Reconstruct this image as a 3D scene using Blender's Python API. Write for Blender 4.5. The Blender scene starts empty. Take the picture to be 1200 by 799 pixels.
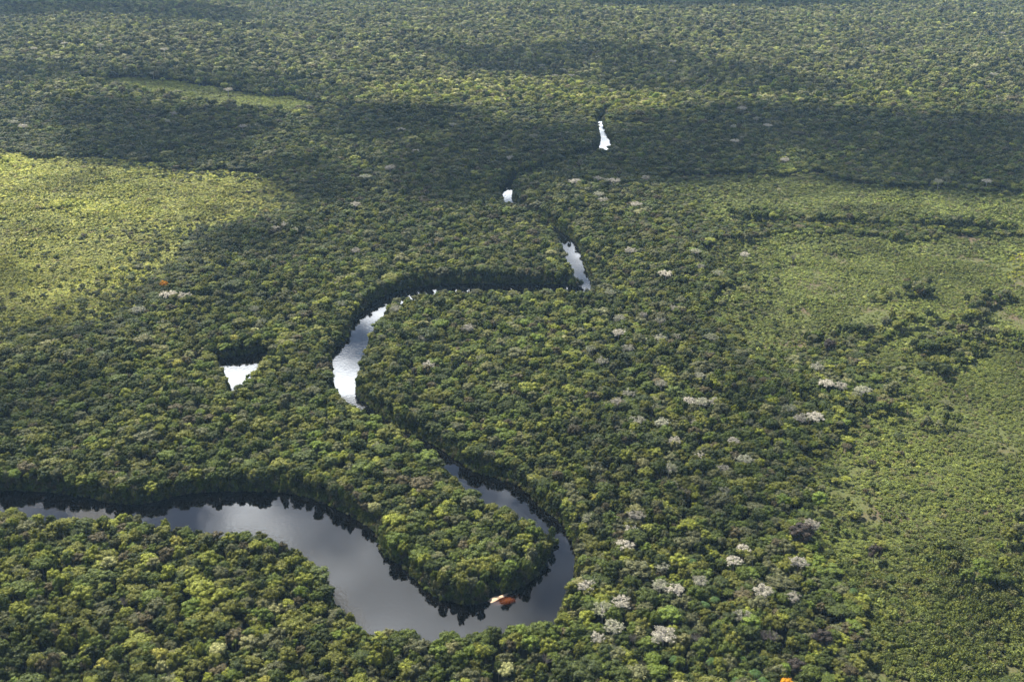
import bpy, math, random
import numpy as np
from mathutils import Vector, Matrix

random.seed(7)
rng = np.random.default_rng(11)
scene = bpy.context.scene
COL = scene.collection

# ------------------------------------------------------------------ camera model
CAM_H = 437.0
FPX = 1300.0
PITCH = math.atan(550.0 / FPX)
SP, CP = math.sin(PITCH), math.cos(PITCH)

def W(x, y, z=0.0):
    """photo pixel (1200x799) to the point of the horizontal plane at height z"""
    u, v = (x - 600.0) / FPX, (y - 399.5) / FPX
    d = (CAM_H - z) / (SP + v * CP)
    return np.array([u * d, d * (CP - v * SP), z])

def PX(x, y, z=0.0):
    """world to photo pixel, arrays"""
    dz = z - CAM_H
    depth = y * CP - dz * SP
    v = (-dz * CP - y * SP) / depth
    u = x / depth
    return 600 + u * FPX, 399.5 + v * FPX, depth

cam_data = bpy.data.cameras.new("camera")
cam = bpy.data.objects.new("camera", cam_data)
COL.objects.link(cam)
cam.location = (0, 0, CAM_H)
cam.rotation_euler = (math.pi / 2 - PITCH, 0, 0)
cam_data.sensor_width = 36
cam_data.lens = 36 * FPX / 1200
cam_data.clip_end = 40000
cam_data.clip_start = 1
scene.camera = cam

# ------------------------------------------------------------------ light
SUN_EL, SUN_AZ = math.radians(51), math.radians(-42)      # azimuth from +Y, negative = left
S = np.array([math.cos(SUN_EL) * math.sin(SUN_AZ), math.cos(SUN_EL) * math.cos(SUN_AZ), math.sin(SUN_EL)])
sd = bpy.data.lights.new("sun", 'SUN')
sd.energy = 5.0
sd.angle = math.radians(0.5)
sd.color = (1.0, 0.935, 0.80)
so = bpy.data.objects.new("sun", sd)
COL.objects.link(so)
so.rotation_euler = Vector(S).to_track_quat('Z', 'Y').to_euler()

def nd(nt, typ, **kw):
    n = nt.nodes.new(typ)
    for k, v in kw.items():
        if k.startswith('i_'):
            key = k[2:]
            n.inputs[int(key) if key.isdigit() else key.replace('_', ' ')].default_value = v
        else:
            setattr(n, k, v)
    return n

world = bpy.data.worlds.new("World")
scene.world = world
world.use_nodes = True
nt = world.node_tree
nt.nodes.clear()
out = nd(nt, 'ShaderNodeOutputWorld')
bg = nd(nt, 'ShaderNodeBackground')
bg.inputs['Strength'].default_value = 0.05
sky = nd(nt, 'ShaderNodeTexSky', sky_type='NISHITA', sun_disc=False, sun_elevation=SUN_EL,
         sun_rotation=SUN_AZ, altitude=300, air_density=1.0, dust_density=1.0)
tc = nd(nt, 'ShaderNodeTexCoord')
# cloud sheet: project the direction on a plane overhead
sep = nd(nt, 'ShaderNodeSeparateXYZ')
mx = nd(nt, 'ShaderNodeMath', operation='MAXIMUM', i_1=0.06)
dv = nd(nt, 'ShaderNodeVectorMath', operation='SCALE')
rc = nd(nt, 'ShaderNodeMath', operation='DIVIDE', i_0=1.0)
L = nt.links.new
L(tc.outputs['Generated'], sep.inputs[0])
L(sep.outputs['Z'], mx.inputs[0])
L(mx.outputs[0], rc.inputs[1])
L(tc.outputs['Generated'], dv.inputs[0])
L(rc.outputs[0], dv.inputs['Scale'])
mp = nd(nt, 'ShaderNodeMapping')
mp.inputs['Location'].default_value = (15.2, 8.4, 0.0)
L(dv.outputs[0], mp.inputs['Vector'])
n1 = nd(nt, 'ShaderNodeTexNoise', i_Scale=2.8, i_Detail=8.0, i_Roughness=0.56, i_Distortion=0.3)
L(mp.outputs[0], n1.inputs['Vector'])
cr = nd(nt, 'ShaderNodeValToRGB')
cr.color_ramp.elements[0].position = 0.43
cr.color_ramp.elements[1].position = 0.60
L(n1.outputs['Fac'], cr.inputs['Fac'])
# clouds brighten toward the horizon ahead (lit through by the high sun)
hr = nd(nt, 'ShaderNodeMapRange', i_1=0.42, i_2=0.54, i_3=72.0, i_4=18.0)
L(sep.outputs['Z'], hr.inputs[0])
n2 = nd(nt, 'ShaderNodeTexNoise', i_Scale=3.1, i_Detail=5.0)
L(mp.outputs[0], n2.inputs['Vector'])
m2 = nd(nt, 'ShaderNodeMapRange', i_1=0.35, i_2=0.65, i_3=0.28, i_4=1.6)
L(n2.outputs['Fac'], m2.inputs[0])
yr = nd(nt, 'ShaderNodeMapRange', i_1=0.1, i_2=0.8, i_3=0.10, i_4=1.0)
L(sep.outputs['Y'], yr.inputs[0])
ma = nd(nt, 'ShaderNodeMath', operation='MULTIPLY')
mb_ = nd(nt, 'ShaderNodeMath', operation='MULTIPLY')
L(hr.outputs[0], ma.inputs[0]); L(m2.outputs[0], ma.inputs[1])
L(ma.outputs[0], mb_.inputs[0]); L(yr.outputs[0], mb_.inputs[1])
cc = nd(nt, 'ShaderNodeVectorMath', operation='SCALE')
cc.inputs[0].default_value = (0.94, 0.97, 1.0)
L(mb_.outputs[0], cc.inputs['Scale'])
mix = nd(nt, 'ShaderNodeMix', data_type='RGBA')
lowc = nd(nt, 'ShaderNodeMapRange', i_1=0.66, i_2=0.80, i_3=1.0, i_4=0.25)
L(sep.outputs['Z'], lowc.inputs[0])
cf = nd(nt, 'ShaderNodeMath', operation='MULTIPLY')
L(cr.outputs['Color'], cf.inputs[0]); L(lowc.outputs[0], cf.inputs[1])
L(cf.outputs[0], mix.inputs['Factor'])
L(sky.outputs[0], mix.inputs['A'])
L(cc.outputs[0], mix.inputs['B'])
L(mix.outputs['Result'], bg.inputs['Color'])
L(bg.outputs[0], out.inputs['Surface'])

# ------------------------------------------------------------------ materials
def new_mat(name):
    m = bpy.data.materials.new(name)
    m.use_nodes = True
    m.node_tree.nodes.clear()
    return m, m.node_tree

def leaf_material(name, rough=0.6, spec=0.12, spread=0.42):
    m, t = new_mat(name)
    l = t.links.new
    o = nd(t, 'ShaderNodeOutputMaterial')
    a1 = nd(t, 'ShaderNodeAttribute', attribute_type='INSTANCER', attribute_name='tint')
    geo = nd(t, 'ShaderNodeNewGeometry')
    mr = nd(t, 'ShaderNodeMapRange', i_3=1.0 - spread, i_4=1.0 + spread)
    l(geo.outputs['Random Per Island'], mr.inputs[0])
    nz = nd(t, 'ShaderNodeTexNoise', i_Scale=0.35, i_Detail=2.0)
    l(geo.outputs['Position'], nz.inputs['Vector'])
    nr = nd(t, 'ShaderNodeMapRange', i_1=0.3, i_2=0.7, i_3=0.75, i_4=1.25)
    l(nz.outputs['Fac'], nr.inputs[0])
    mu = nd(t, 'ShaderNodeMath', operation='MULTIPLY')
    l(mr.outputs[0], mu.inputs[0]); l(nr.outputs[0], mu.inputs[1])
    sc = nd(t, 'ShaderNodeVectorMath', operation='SCALE')
    l(a1.outputs['Color'], sc.inputs[0]); l(mu.outputs[0], sc.inputs['Scale'])
    # new leaves are yellower
    hs = nd(t, 'ShaderNodeHueSaturation', i_Saturation=1.0, i_Value=1.0)
    hm = nd(t, 'ShaderNodeMapRange', i_3=0.512, i_4=0.492)
    l(geo.outputs['Random Per Island'], hm.inputs[0])
    l(hm.outputs[0], hs.inputs['Hue']); l(sc.outputs[0], hs.inputs['Color'])
    b = nd(t, 'ShaderNodeBsdfPrincipled')
    b.inputs['Roughness'].default_value = rough
    b.inputs['Specular IOR Level'].default_value = spec
    l(hs.outputs[0], b.inputs['Base Color'])
    tr = nd(t, 'ShaderNodeBsdfTranslucent')
    l(hs.outputs[0], tr.inputs['Color'])
    mxs = nd(t, 'ShaderNodeMixShader')
    mxs.inputs[0].default_value = 0.08
    l(b.outputs[0], mxs.inputs[1]); l(tr.outputs[0], mxs.inputs[2])
    l(mxs.outputs[0], o.inputs['Surface'])
    return m

def plain_material(name, c1, c2, scale=2.0, rough=0.8, spec=0.2):
    m, t = new_mat(name)
    l = t.links.new
    o = nd(t, 'ShaderNodeOutputMaterial')
    geo = nd(t, 'ShaderNodeNewGeometry')
    nz = nd(t, 'ShaderNodeTexNoise', i_Scale=scale, i_Detail=4.0)
    l(geo.outputs['Position'], nz.inputs['Vector'])
    mxn = nd(t, 'ShaderNodeMix', data_type='RGBA')
    mr = nd(t, 'ShaderNodeMapRange', i_1=0.35, i_2=0.65)
    l(nz.outputs['Fac'], mr.inputs[0]); l(mr.outputs[0], mxn.inputs['Factor'])
    mxn.inputs['A'].default_value = (*c1, 1); mxn.inputs['B'].default_value = (*c2, 1)
    b = nd(t, 'ShaderNodeBsdfPrincipled')
    b.inputs['Roughness'].default_value = rough
    b.inputs['Specular IOR Level'].default_value = spec
    l(mxn.outputs['Result'], b.inputs['Base Color'])
    l(b.outputs[0], o.inputs['Surface'])
    return m

M_LEAF = leaf_material("leaf")
M_BLOOM = leaf_material("blossom", 0.8, 0.1, 0.35)
M_BARK = plain_material("bark", (0.10, 0.085, 0.065), (0.17, 0.15, 0.12), 1.0)
M_PALEBARK = plain_material("pale_bark", (0.48, 0.45, 0.44), (0.36, 0.33, 0.33), 1.5)
M_GREYBARK = plain_material("grey_twigs", (0.17, 0.15, 0.145), (0.11, 0.095, 0.09), 1.2)
M_SAND = plain_material("sand", (0.55, 0.42, 0.30), (0.45, 0.29, 0.18), 0.8, 0.9, 0.1)

# ------------------------------------------------------------------ mesh helper
class MB:
    def __init__(s):
        s.v, s.f, s.m, s.n = [], [], [], 0
    def add(s, verts, faces, mat=0):
        verts = np.asarray(verts, dtype=float)
        faces = np.asarray(faces, dtype=int)
        s.v.append(verts); s.f.append(faces + s.n)
        s.m.append(np.full(len(faces), mat)); s.n += len(verts)
    def mesh(s, name, mats):
        me = bpy.data.meshes.new(name)
        V = np.concatenate(s.v)
        loops = np.concatenate([f.ravel() for f in s.f])
        cnt = np.concatenate([np.full(len(f), f.shape[1]) for f in s.f])
        me.vertices.add(len(V)); me.vertices.foreach_set('co', V.ravel())
        me.loops.add(len(loops)); me.loops.foreach_set('vertex_index', loops)
        me.polygons.add(len(cnt))
        st = np.concatenate([[0], np.cumsum(cnt)[:-1]])
        me.polygons.foreach_set('loop_start', st)
        me.polygons.foreach_set('material_index', np.concatenate(s.m))
        for m in mats: me.materials.append(m)
        me.update(calc_edges=True)
        me.validate()
        return me

def unit(a):
    return a / (np.linalg.norm(a, axis=-1, keepdims=True) + 1e-9)

def leaves(mb, pos, nrm, size, r, mat=0, aspect=0.75):
    """one bent quad per leaf cluster"""
    n = len(pos)
    rnd = unit(r.normal(size=(n, 3)))
    t = unit(np.cross(nrm, rnd)); b = np.cross(nrm, t)
    sz = np.asarray(size).reshape(-1, 1) * r.uniform(0.7, 1.35, (n, 1))
    asp = aspect * r.uniform(0.8, 1.25, (n, 1))
    p = np.stack([pos - t * sz, pos - b * sz * asp + nrm * sz * 0.25,
                  pos + t * sz, pos + b * sz * asp - nrm * sz * 0.15], axis=1).reshape(-1, 3)
    idx = np.arange(n * 4).reshape(n, 4)
    mb.add(p, idx, mat)

_t = (1 + 5 ** .5) / 2
ICO_V = unit(np.array([(-1, _t, 0), (1, _t, 0), (-1, -_t, 0), (1, -_t, 0), (0, -1, _t), (0, 1, _t), (0, -1, -_t),
                       (0, 1, -_t), (_t, 0, -1), (_t, 0, 1), (-_t, 0, -1), (-_t, 0, 1)], dtype=float))
ICO_F = np.array([(0, 11, 5), (0, 5, 1), (0, 1, 7), (0, 7, 10), (0, 10, 11), (1, 5, 9), (5, 11, 4), (11, 10, 2),
                  (10, 7, 6), (7, 1, 8), (3, 9, 4), (3, 4, 2), (3, 2, 6), (3, 6, 8), (3, 8, 9), (4, 9, 5),
                  (2, 4, 11), (6, 2, 10), (8, 6, 7), (9, 8, 1)])

def tube(mb, pts, radii, sides=6, mat=0):
    pts = np.asarray(pts, float)
    k = len(pts)
    rings = []
    for i in range(k):
        d = pts[min(i + 1, k - 1)] - pts[max(i - 1, 0)]
        d = d / (np.linalg.norm(d) + 1e-9)
        up = np.array([0, 0, 1.0]) if abs(d[2]) < 0.9 else np.array([1.0, 0, 0])
        a = np.cross(d, up); a /= np.linalg.norm(a); b = np.cross(d, a)
        an = np.linspace(0, 2 * math.pi, sides, endpoint=False)
        rings.append(pts[i] + radii[i] * (np.cos(an)[:, None] * a + np.sin(an)[:, None] * b))
    F = []
    for i in range(k - 1):
        for j in range(sides):
            F.append((i * sides + j, i * sides + (j + 1) % sides, (i + 1) * sides + (j + 1) % sides, (i + 1) * sides + j))
    mb.add(np.concatenate(rings), F, mat)

# ------------------------------------------------------------------ plant prototypes (crown radius about 5 m, height 14 m)
H0, R0 = 14.0, 5.0

def crown_lobes(r, kind):
    n = {'round': r.integers(11, 16), 'flat': r.integers(12, 17), 'tall': r.integers(9, 13), 'loose': r.integers(8, 11)}[kind]
    hz = {'round': 4.0, 'flat': 2.2, 'tall': 5.6, 'loose': 3.4}[kind]
    zc = {'round': H0 - 4.6, 'flat': H0 - 2.6, 'tall': H0 - 6.2, 'loose': H0 - 4.0}[kind]
    L_ = []
    off = r.uniform(0, 6.28)
    for i in range(n):
        q = (i + 0.5) / n
        el = math.asin(min(1, 1 - q * 0.98))           # even on the upper half ball
        az = off + i * 2.39996 + r.uniform(-.35, .35)
        rad = R0 * r.uniform(0.62, 0.92)
        c = np.array([math.cos(el) * math.cos(az) * rad, math.cos(el) * math.sin(az) * rad,
                      zc + math.sin(el) * hz * r.uniform(0.7, 1.1) + r.uniform(-.4, .4)])
        L_.append((c, R0 * r.uniform(0.26, 0.46)))
    L_.append((np.array([0, 0, zc + hz * .35]), R0 * .5))
    for k in range(4):                                   # skirt below the dome
        az = r.uniform(0, 6.28)
        L_.append((np.array([math.cos(az) * 3.0, math.sin(az) * 3.0, zc - 1.6]), R0 * r.uniform(.28, .4)))
    return L_

def make_crown(mb, r, kind, per, size, mat=0, hull=True, keep=1.0):
    for c, rad in crown_lobes(r, kind):
        if r.random() > keep: continue
        if hull:
            v = ICO_V * rad * 0.78 * r.uniform(0.85, 1.1, (12, 1)) + c
            mb.add(v, ICO_F, mat)
        n = max(5, int(per * (rad / 1.8) ** 2))
        d = unit(r.normal(size=(n, 3)) + np.array([0, 0, 0.55]))
        bump = 1 + 0.16 * np.sin(d[:, :1] * 7 + c[0]) * np.sin(d[:, 1:2] * 6 + c[1])
        rr = rad * r.uniform(0.8, 1.12, (n, 1)) * bump
        pos = c + d * rr * np.array([1, 1, 0.82])
        nr_ = unit(d + r.normal(size=(n, 3)) * 0.28 + np.array([0, 0, 0.1]))
        leaves(mb, pos, nr_, size, r, mat)

def make_trunk(mb, r, mat=0, top=H0 - 5, rad=0.26, limbs=5, sides=6):
    bx, by = r.uniform(-.5, .5, 2)
    tube(mb, [(0, 0, -0.6), (bx * .4, by * .4, top * .4), (bx, by, top * .8), (bx, by, top + 1.5)],
         [rad * 1.5, rad, rad * .8, rad * .5], sides, mat)
    for i in range(limbs):
        az = i * 6.283 / limbs + r.uniform(-.4, .4)
        e = r.uniform(2.2, 3.4)
        tube(mb, [(bx, by, top * .8), (bx + math.cos(az) * e * .5, by + math.sin(az) * e * .5, top * .8 + 1.4),
                  (bx + math.cos(az) * e, by + math.sin(az) * e, top + 1.9)], [rad * .5, rad * .35, rad * .15], 4, mat)

def pale_parts(r, dense):
    """umbrella tree: pale limbs fanning out under a thin whitish crown"""
    crown, tk = MB(), MB()
    top = H0 - 4.2
    tube(tk, [(0, 0, -.6), (.15, .1, top * .5), (0, 0, top)], [.42, .3, .26], 7)
    nl = 15
    for i in range(nl):
        az = i * 2.39996 + r.uniform(-.2, .2)
        e = R0 * (0.28 + 0.68 * math.sqrt((i + .5) / nl))
        zt = H0 - 0.7 - 2.3 * (e / R0) ** 2 + r.uniform(-.3, .3)
        tip = np.array([math.cos(az) * e, math.sin(az) * e, zt])
        mid = np.array([tip[0] * .5, tip[1] * .5, top + (zt - top) * .62])
        tube(tk, [(0, 0, top - .4 + r.uniform(-.8, .2)), mid, tip], [.19, .14, .07], 4)
        for k in range(5):
            d = unit(r.normal(size=3) + np.array([tip[0] * .15, tip[1] * .15, .8]))
            e2 = mid + (tip - mid) * r.uniform(.2, 1)
            q = e2 + d * r.uniform(.9, 1.8)
            tube(tk, [e2, q], [.075, .035], 3)
            n = int(26 * dense)
            dd = unit(r.normal(size=(n, 3)))
            leaves(crown, q + dd * r.uniform(.3, 1.0, (n, 1)) * np.array([1, 1, .6]), unit(dd * .5 + r.normal(size=(n, 3)) * .5 + np.array([0, 0, .5])), 0.2, r)
    return crown, tk

def bare_parts(r):
    tk, tw = MB(), MB()
    tube(tk, [(0, 0, -.6), (.1, .2, 5), (0, 0, 9)], [.35, .28, .2], 6)
    for i in range(12):
        az = i * 2.4; e = r.uniform(1.8, 4.4)
        tip = np.array([math.cos(az) * e, math.sin(az) * e, H0 - 1.8 * (e / 4) ** 2 + r.uniform(-1, .6)])
        mid = tip * np.array([.5, .5, 0]) + np.array([0, 0, 8 + (tip[2] - 8) * .6])
        tube(tk, [(0, 0, r.uniform(6, 9)), mid, tip], [.16, .11, .05], 4)
        for k in range(22):
            p = mid + (tip - mid) * r.uniform(0, 1.05)
            d = unit(r.normal(size=3) + np.array([0, 0, .7]))
            tube(tw, [p, p + d * r.uniform(.7, 1.7)], [.05, .02], 3)
    return tw, tk

def palm_parts(r):
    fr, tk = MB(), MB()
    tube(tk, [(0, 0, -.6), (.25, .1, 6), (0.1, 0, 12.5)], [.28, .2, .17], 7)
    for i in range(17):
        az = i * 2.39996; rise = r.uniform(.1, 1.2); Lg = r.uniform(3.6, 4.6)
        dirh = np.array([math.cos(az), math.sin(az), 0]); side = np.array([-math.sin(az), math.cos(az), 0])
        prev = None
        P = []
        for k in range(9):
            q = k / 8
            P.append(np.array([.1, 0, 12.6]) + dirh * Lg * q + np.array([0, 0, rise * 2.2 * q - 3.4 * q * q]))
        tube(fr, P, [.06] * 9, 3)
        for k in range(1, 9):
            for s_ in (-1, 1):
                ln = 1.15 * math.sin(math.pi * (k / 9) ** .7) + .15
                a = P[k]; b = P[k - 1] * .4 + P[k] * .6
                tip = (a + b) / 2 + side * s_ * ln + dirh * .5 - np.array([0, 0, .35 * ln])
                fr.add([b, a, tip + dirh * .12, tip - dirh * .06], [(0, 1, 2, 3)])
    return fr, tk

PROTO = {}        # name -> (crown mesh, trunk mesh, combined mesh)
def register(key, crown, trunk, mats):
    both = MB(); both.v, both.f, both.n = crown.v + [v for v in trunk.v], None, 0
    c = MB(); nv = crown.n
    c.v = list(crown.v) + list(trunk.v)
    c.f = list(crown.f) + [f + nv for f in trunk.f]
    c.m = list(crown.m) + [np.full(len(f), 1) for f in trunk.f]
    c.n = nv + trunk.n
    PROTO[key] = (crown.mesh("crown", [mats[0]]), trunk.mesh("trunk", [mats[1]]), c.mesh(key, mats))

kinds_near = ['round', 'round', 'round', 'flat', 'round', 'tall', 'loose', 'round', 'flat', 'round']
for i, k in enumerate(kinds_near):
    r = np.random.default_rng(100 + i)
    c, t = MB(), MB()
    make_crown(c, r, k, {'loose': 62}.get(k, 92), 0.30, keep=0.85 if k == 'loose' else 1.0)
    make_trunk(t, r)
    register(f"near{i}", c, t, [M_LEAF, M_BARK])
    r = np.random.default_rng(200 + i)
    c, t = MB(), MB()
    make_crown(c, r, k, 26, 0.55)
    make_trunk(t, r, limbs=0, sides=4)
    register(f"far{i}", c, t, [M_LEAF, M_BARK])
NK = len(kinds_near)
for i in range(3):
    r = np.random.default_rng(300 + i)
    c, t = pale_parts(r, 1.0)
    register(f"pale{i}", c, t, [M_BLOOM, M_PALEBARK])
for i in range(2):
    r = np.random.default_rng(330 + i)
    c, t = bare_parts(r)
    register(f"bare{i}", c, t, [M_GREYBARK, M_GREYBARK])
    r = np.random.default_rng(340 + i)
    c, t = palm_parts(r)
    register(f"palm{i}", c, t, [M_LEAF, M_BARK])
    r = np.random.default_rng(350 + i)
    c, t = MB(), MB()
    make_crown(c, r, 'flat' if i else 'round', 95, 0.28); make_trunk(t, r)
    register(f"bloom{i}", c, t, [M_BLOOM, M_BARK])

# shrubs: 2 m radius, 2.6 m high
def shrub_parts(r, per, size):
    c, t = MB(), MB()
    n = r.integers(5, 9)
    for i in range(n):
        az = i * 2.4 + r.uniform(-.3, .3); e = 1.25 * math.sqrt((i + .3) / n)
        ctr = np.array([math.cos(az) * e, math.sin(az) * e, 1.75 - .6 * e + r.uniform(-.25, .3)])
        rad = r.uniform(.5, .85)
        c.add(ICO_V * rad * .72 * r.uniform(.85, 1.1, (12, 1)) + ctr, ICO_F)
        d = unit(r.normal(size=(per, 3)) + np.array([0, 0, .4]))
        leaves(c, ctr + d * rad * r.uniform(.75, 1.15, (per, 1)), unit(d + r.normal(size=(per, 3)) * .5), size, r)
        tube(t, [(0, 0, -.2), ctr * np.array([.5, .5, .55]), ctr], [.07, .05, .03], 4)
    return c, t
for i in range(5):
    r = np.random.default_rng(400 + i)
    c, t = shrub_parts(r, 40, .17)
    register(f"shrub{i}", c, t, [M_LEAF, M_BARK])
    r = np.random.default_rng(450 + i)
    c, t = shrub_parts(r, 14, .30)
    register(f"farshrub{i}", c, t, [M_LEAF, M_BARK])

# ------------------------------------------------------------------ outlines
def poly(pts, z=0.0):
    return np.array([W(*p[:2], p[2] if len(p) > 2 else z)[:2] for p in pts])

HB = 12.0       # height of the canopy rim that hides the near waterline
far0 = [(-60, 574), (0, 575), (30, 575), (60, 577), (95, 582), (130, 590), (160, 592), (190, 587), (210, 580), (240, 577), (270, 576),
        (300, 576), (330, 577), (355, 581), (380, 590), (400, 599), (420, 610), (438, 621), (444, 635), (448, 649), (457, 656),
        (470, 662), (480, 673), (494, 685), (506, 697), (520, 704), (542, 708), (565, 707), (585, 700), (600, 694), (615, 686),
        (628, 677), (638, 664), (646, 650), (651, 634)]
pen = [(648, 618), (636, 611), (620, 605), (600, 596), (580, 587), (560, 576), (543, 563), (525, 548, 6), (505, 532, 6), (490, 520, 6),
       (470, 507, 6), (455, 497, 8), (440, 487, 10), (428, 478), (413, 471), (402, 463), (393, 449), (388, 435)]
left1 = [(388, 420), (392, 408), (405, 399), (410, 388), (412, 378), (425, 364), (444, 349), (470, 340), (500, 335.5), (526, 333), (575, 332.5),
         (613, 333), (650, 334), (668, 332)]
left2 = [(677, 327), (671, 314), (664, 301), (660, 285, 9), (644, 268, 3), (626, 256, 2), (606, 245, 4), (594, 237, 9), (588, 229)]
far3 = [(588, 219), (600, 210), (625, 202), (650, 194), (678, 185), (697, 177), (704, 166), (701, 152), (699, 144), (701, 139), (709, 133)]
right3 = [(712, 133), (706, 139), (707, 146), (712, 158), (720, 171), (718, 179)]
near3 = [(700, 184.5, 0), (680, 188.5, 0), (652, 197.5, 0), (628, 205.5, 0), (606, 213.5, 0), (600, 219, 0)]
right2 = [(602, 226), (600, 232), (604, 238), (614, 246), (626, 252), (639, 258), (650, 266), (661, 274), (673, 283), (681, 294), (684, 309),
          (691, 324), (695, 332)]
near1 = [(690, 342), (670, 339), (640, 338), (600, 338), (550, 337), (505, 341), (475, 346), (453, 355), (448, 363), (446, 373), (433, 382),
         (431, 396), (427, 411), (420, 426), (417, 440), (418, 453)]
right1 = [(426, 470), (440, 482), (463, 499), (489, 512), (508, 521), (530, 536), (559, 555), (582, 561), (604, 566), (619, 579), (638, 600),
          (660, 612), (668, 631), (677, 650)]
near0 = [(674, 667), (663, 682), (659, 698), (650, 720), (634, 727), (612, 727), (582, 729), (559, 735), (530, 739), (500, 740), (473, 738),
         (443, 733), (418, 725), (412, 709), (392, 694), (384, 668), (365, 650), (350, 640), (335, 630), (307, 621), (285, 620),
         (255, 620), (225, 615), (192, 608), (175, 606), (158, 600), (133, 602), (108, 600), (75, 601), (50, 600), (17, 595), (-60, 592)]
def zz(lst, z): return [(p[0], p[1], p[2] if len(p) > 2 else z) for p in lst]
RIVER = poly(zz(far0, 0) + zz(pen, HB) + zz(left1, 0) + zz(left2, HB) + zz(far3, 0) + zz(right3, 0) + near3 +
             zz(right2, 0) + zz(near1, HB) + zz(right1, 0) + zz(near0, HB))
POND = poly(zz([(253, 418), (263, 420), (279, 417), (294, 415), (304, 413), (316, 413)], 0) +
            zz([(318, 419), (305, 423), (300, 432), (290, 440), (287, 452), (279, 458), (269, 453), (266, 440), (260, 432), (254, 424)], 8))
OX = poly([(986, 88), (1000, 84), (1014, 84), (1008, 89), (994, 91)])      # dark pool far away
OX2 = poly([(834, 50), (845, 48), (850, 54), (840, 57)])
WATERS = [RIVER, POND, OX, OX2]

FIELD_R = poly([(770, 212), (850, 206), (930, 205), (1000, 210), (1090, 220), (1180, 226), (1330, 230), (1330, 830), (1300, 930), (1003, 930), (1000, 799), (990, 750),
                (985, 700), (968, 650), (950, 610), (945, 560), (962, 530), (985, 500), (1020, 478), (1030, 455), (1010, 425),
                (960, 425), (900, 435), (875, 420), (862, 380), (872, 330), (850, 300), (812, 265), (800, 235)])
FIELD_L = poly([(-120, 172), (0, 176), (100, 186), (200, 200), (330, 212), (350, 235), (310, 258), (250, 268), (215, 290), (190, 320),
                (150, 345), (135, 378), (60, 395), (0, 405), (-120, 420)])
FIELD_C = poly([(100, 94), (200, 99), (330, 116), (400, 126), (340, 134), (240, 126), (150, 108)])
FIELD_B = poly([(1183, 300), (1260, 296), (1260, 338), (1192, 336), (1180, 326)])
STRIPS = [poly(p) for p in (
    [(790, 262), (900, 264), (1060, 268), (1200, 276), (1300, 280), (1300, 290), (1180, 287), (1080, 285), (950, 281), (860, 283), (800, 276)],
    [(1030, 346), (1075, 349), (1085, 354), (1040, 355)],
    [(1000, 350), (1040, 352), (1080, 355), (1078, 359), (1010, 357)],
    [(1080, 385), (1120, 372), (1200, 362), (1200, 369), (1130, 380), (1095, 394)],
    [(1120, 402), (1180, 402), (1195, 412), (1150, 416), (1125, 411)],
    [(940, 412), (1000, 398), (1060, 392), (1075, 398), (1050, 410), (1020, 425), (960, 430)],
    [(1060, 440), (1090, 420), (1130, 412), (1132, 418), (1095, 428), (1072, 444)],
    [(1060, 500), (1100, 490), (1110, 497), (1075, 508)],
    [(1150, 640), (1200, 600), (1200, 625), (1160, 655)],
    [(1120, 700), (1200, 690), (1200, 705), (1140, 712)],
)]

def inside(P, x, y):
    r = np.zeros(len(x), bool)
    x0, y0 = P[-1]
    for x1, y1 in P:
        if y0 != y1:
            c = ((y0 > y) != (y1 > y)) & (x < (x1 - x0) * (y - y0) / (y1 - y0) + x0)
            r ^= c
        x0, y0 = x1, y1
    return r

def dist(P, x, y):
    d = np.full(len(x), 1e9)
    a = P[-1]
    for b in P:
        ab = b - a; l2 = ab @ ab + 1e-9
        t = np.clip(((x - a[0]) * ab[0] + (y - a[1]) * ab[1]) / l2, 0, 1)
        d = np.minimum(d, np.hypot(x - a[0] - t * ab[0], y - a[1] - t * ab[1]))
        a = b
    return d

def vnoise(x, y, s, seed=0):
    """cheap value noise, -1..1"""
    x = x / s + seed * 17.3; y = y / s - seed * 9.1
    xi, yi = np.floor(x).astype(np.int64), np.floor(y).astype(np.int64)
    fx, fy = x - xi, y - yi
    fx = fx * fx * (3 - 2 * fx); fy = fy * fy * (3 - 2 * fy)
    def h(a, b):
        n = (a * 374761393 + b * 668265263 + seed * 1442695041) & 0x7fffffff
        n = ((n ^ (n >> 13)) * 1274126177) & 0x7fffffff
        return ((n ^ (n >> 16)) & 0xffff) / 32767.5 - 1
    return ((h(xi, yi) * (1 - fx) + h(xi + 1, yi) * fx) * (1 - fy) + (h(xi, yi + 1) * (1 - fx) + h(xi + 1, yi + 1) * fx) * fy)

def smooth(a, b, x):
    t = np.clip((x - a) / (b - a), 0, 1); return t * t * (3 - 2 * t)

def terrain(x, y):
    x = np.asarray(x, float); y = np.asarray(y, float)
    k = smooth(2350, 2900, y + 0.12 * np.abs(x))
    h = 16 * vnoise(x, y, 420, 3) + 9 * vnoise(x, y, 190, 4) + 12
    c = W(1000, 88)
    return np.clip(h, 0, None) * k * smooth(90, 350, np.hypot(x - c[0], y - c[1]))

# ------------------------------------------------------------------ ground, water
gx = np.concatenate([np.linspace(-9000, -3200, 15)[:-1], np.linspace(-3200, 3200, 161), np.linspace(3200, 9000, 15)[1:]])
gy = np.concatenate([np.linspace(-2500, 300, 8)[:-1], np.linspace(300, 6000, 150), np.linspace(6000, 16000, 30)[1:]])
X, Y = np.meshgrid(gx, gy, indexing='ij')
Z = terrain(X.ravel(), Y.ravel())
g = MB()
nx, ny = len(gx), len(gy)
ii = np.arange(nx * ny).reshape(nx, ny)
F = np.stack([ii[:-1, :-1].ravel(), ii[1:, :-1].ravel(), ii[1:, 1:].ravel(), ii[:-1, 1:].ravel()], 1)
g.add(np.stack([X.ravel(), Y.ravel(), Z], 1), F)

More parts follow.
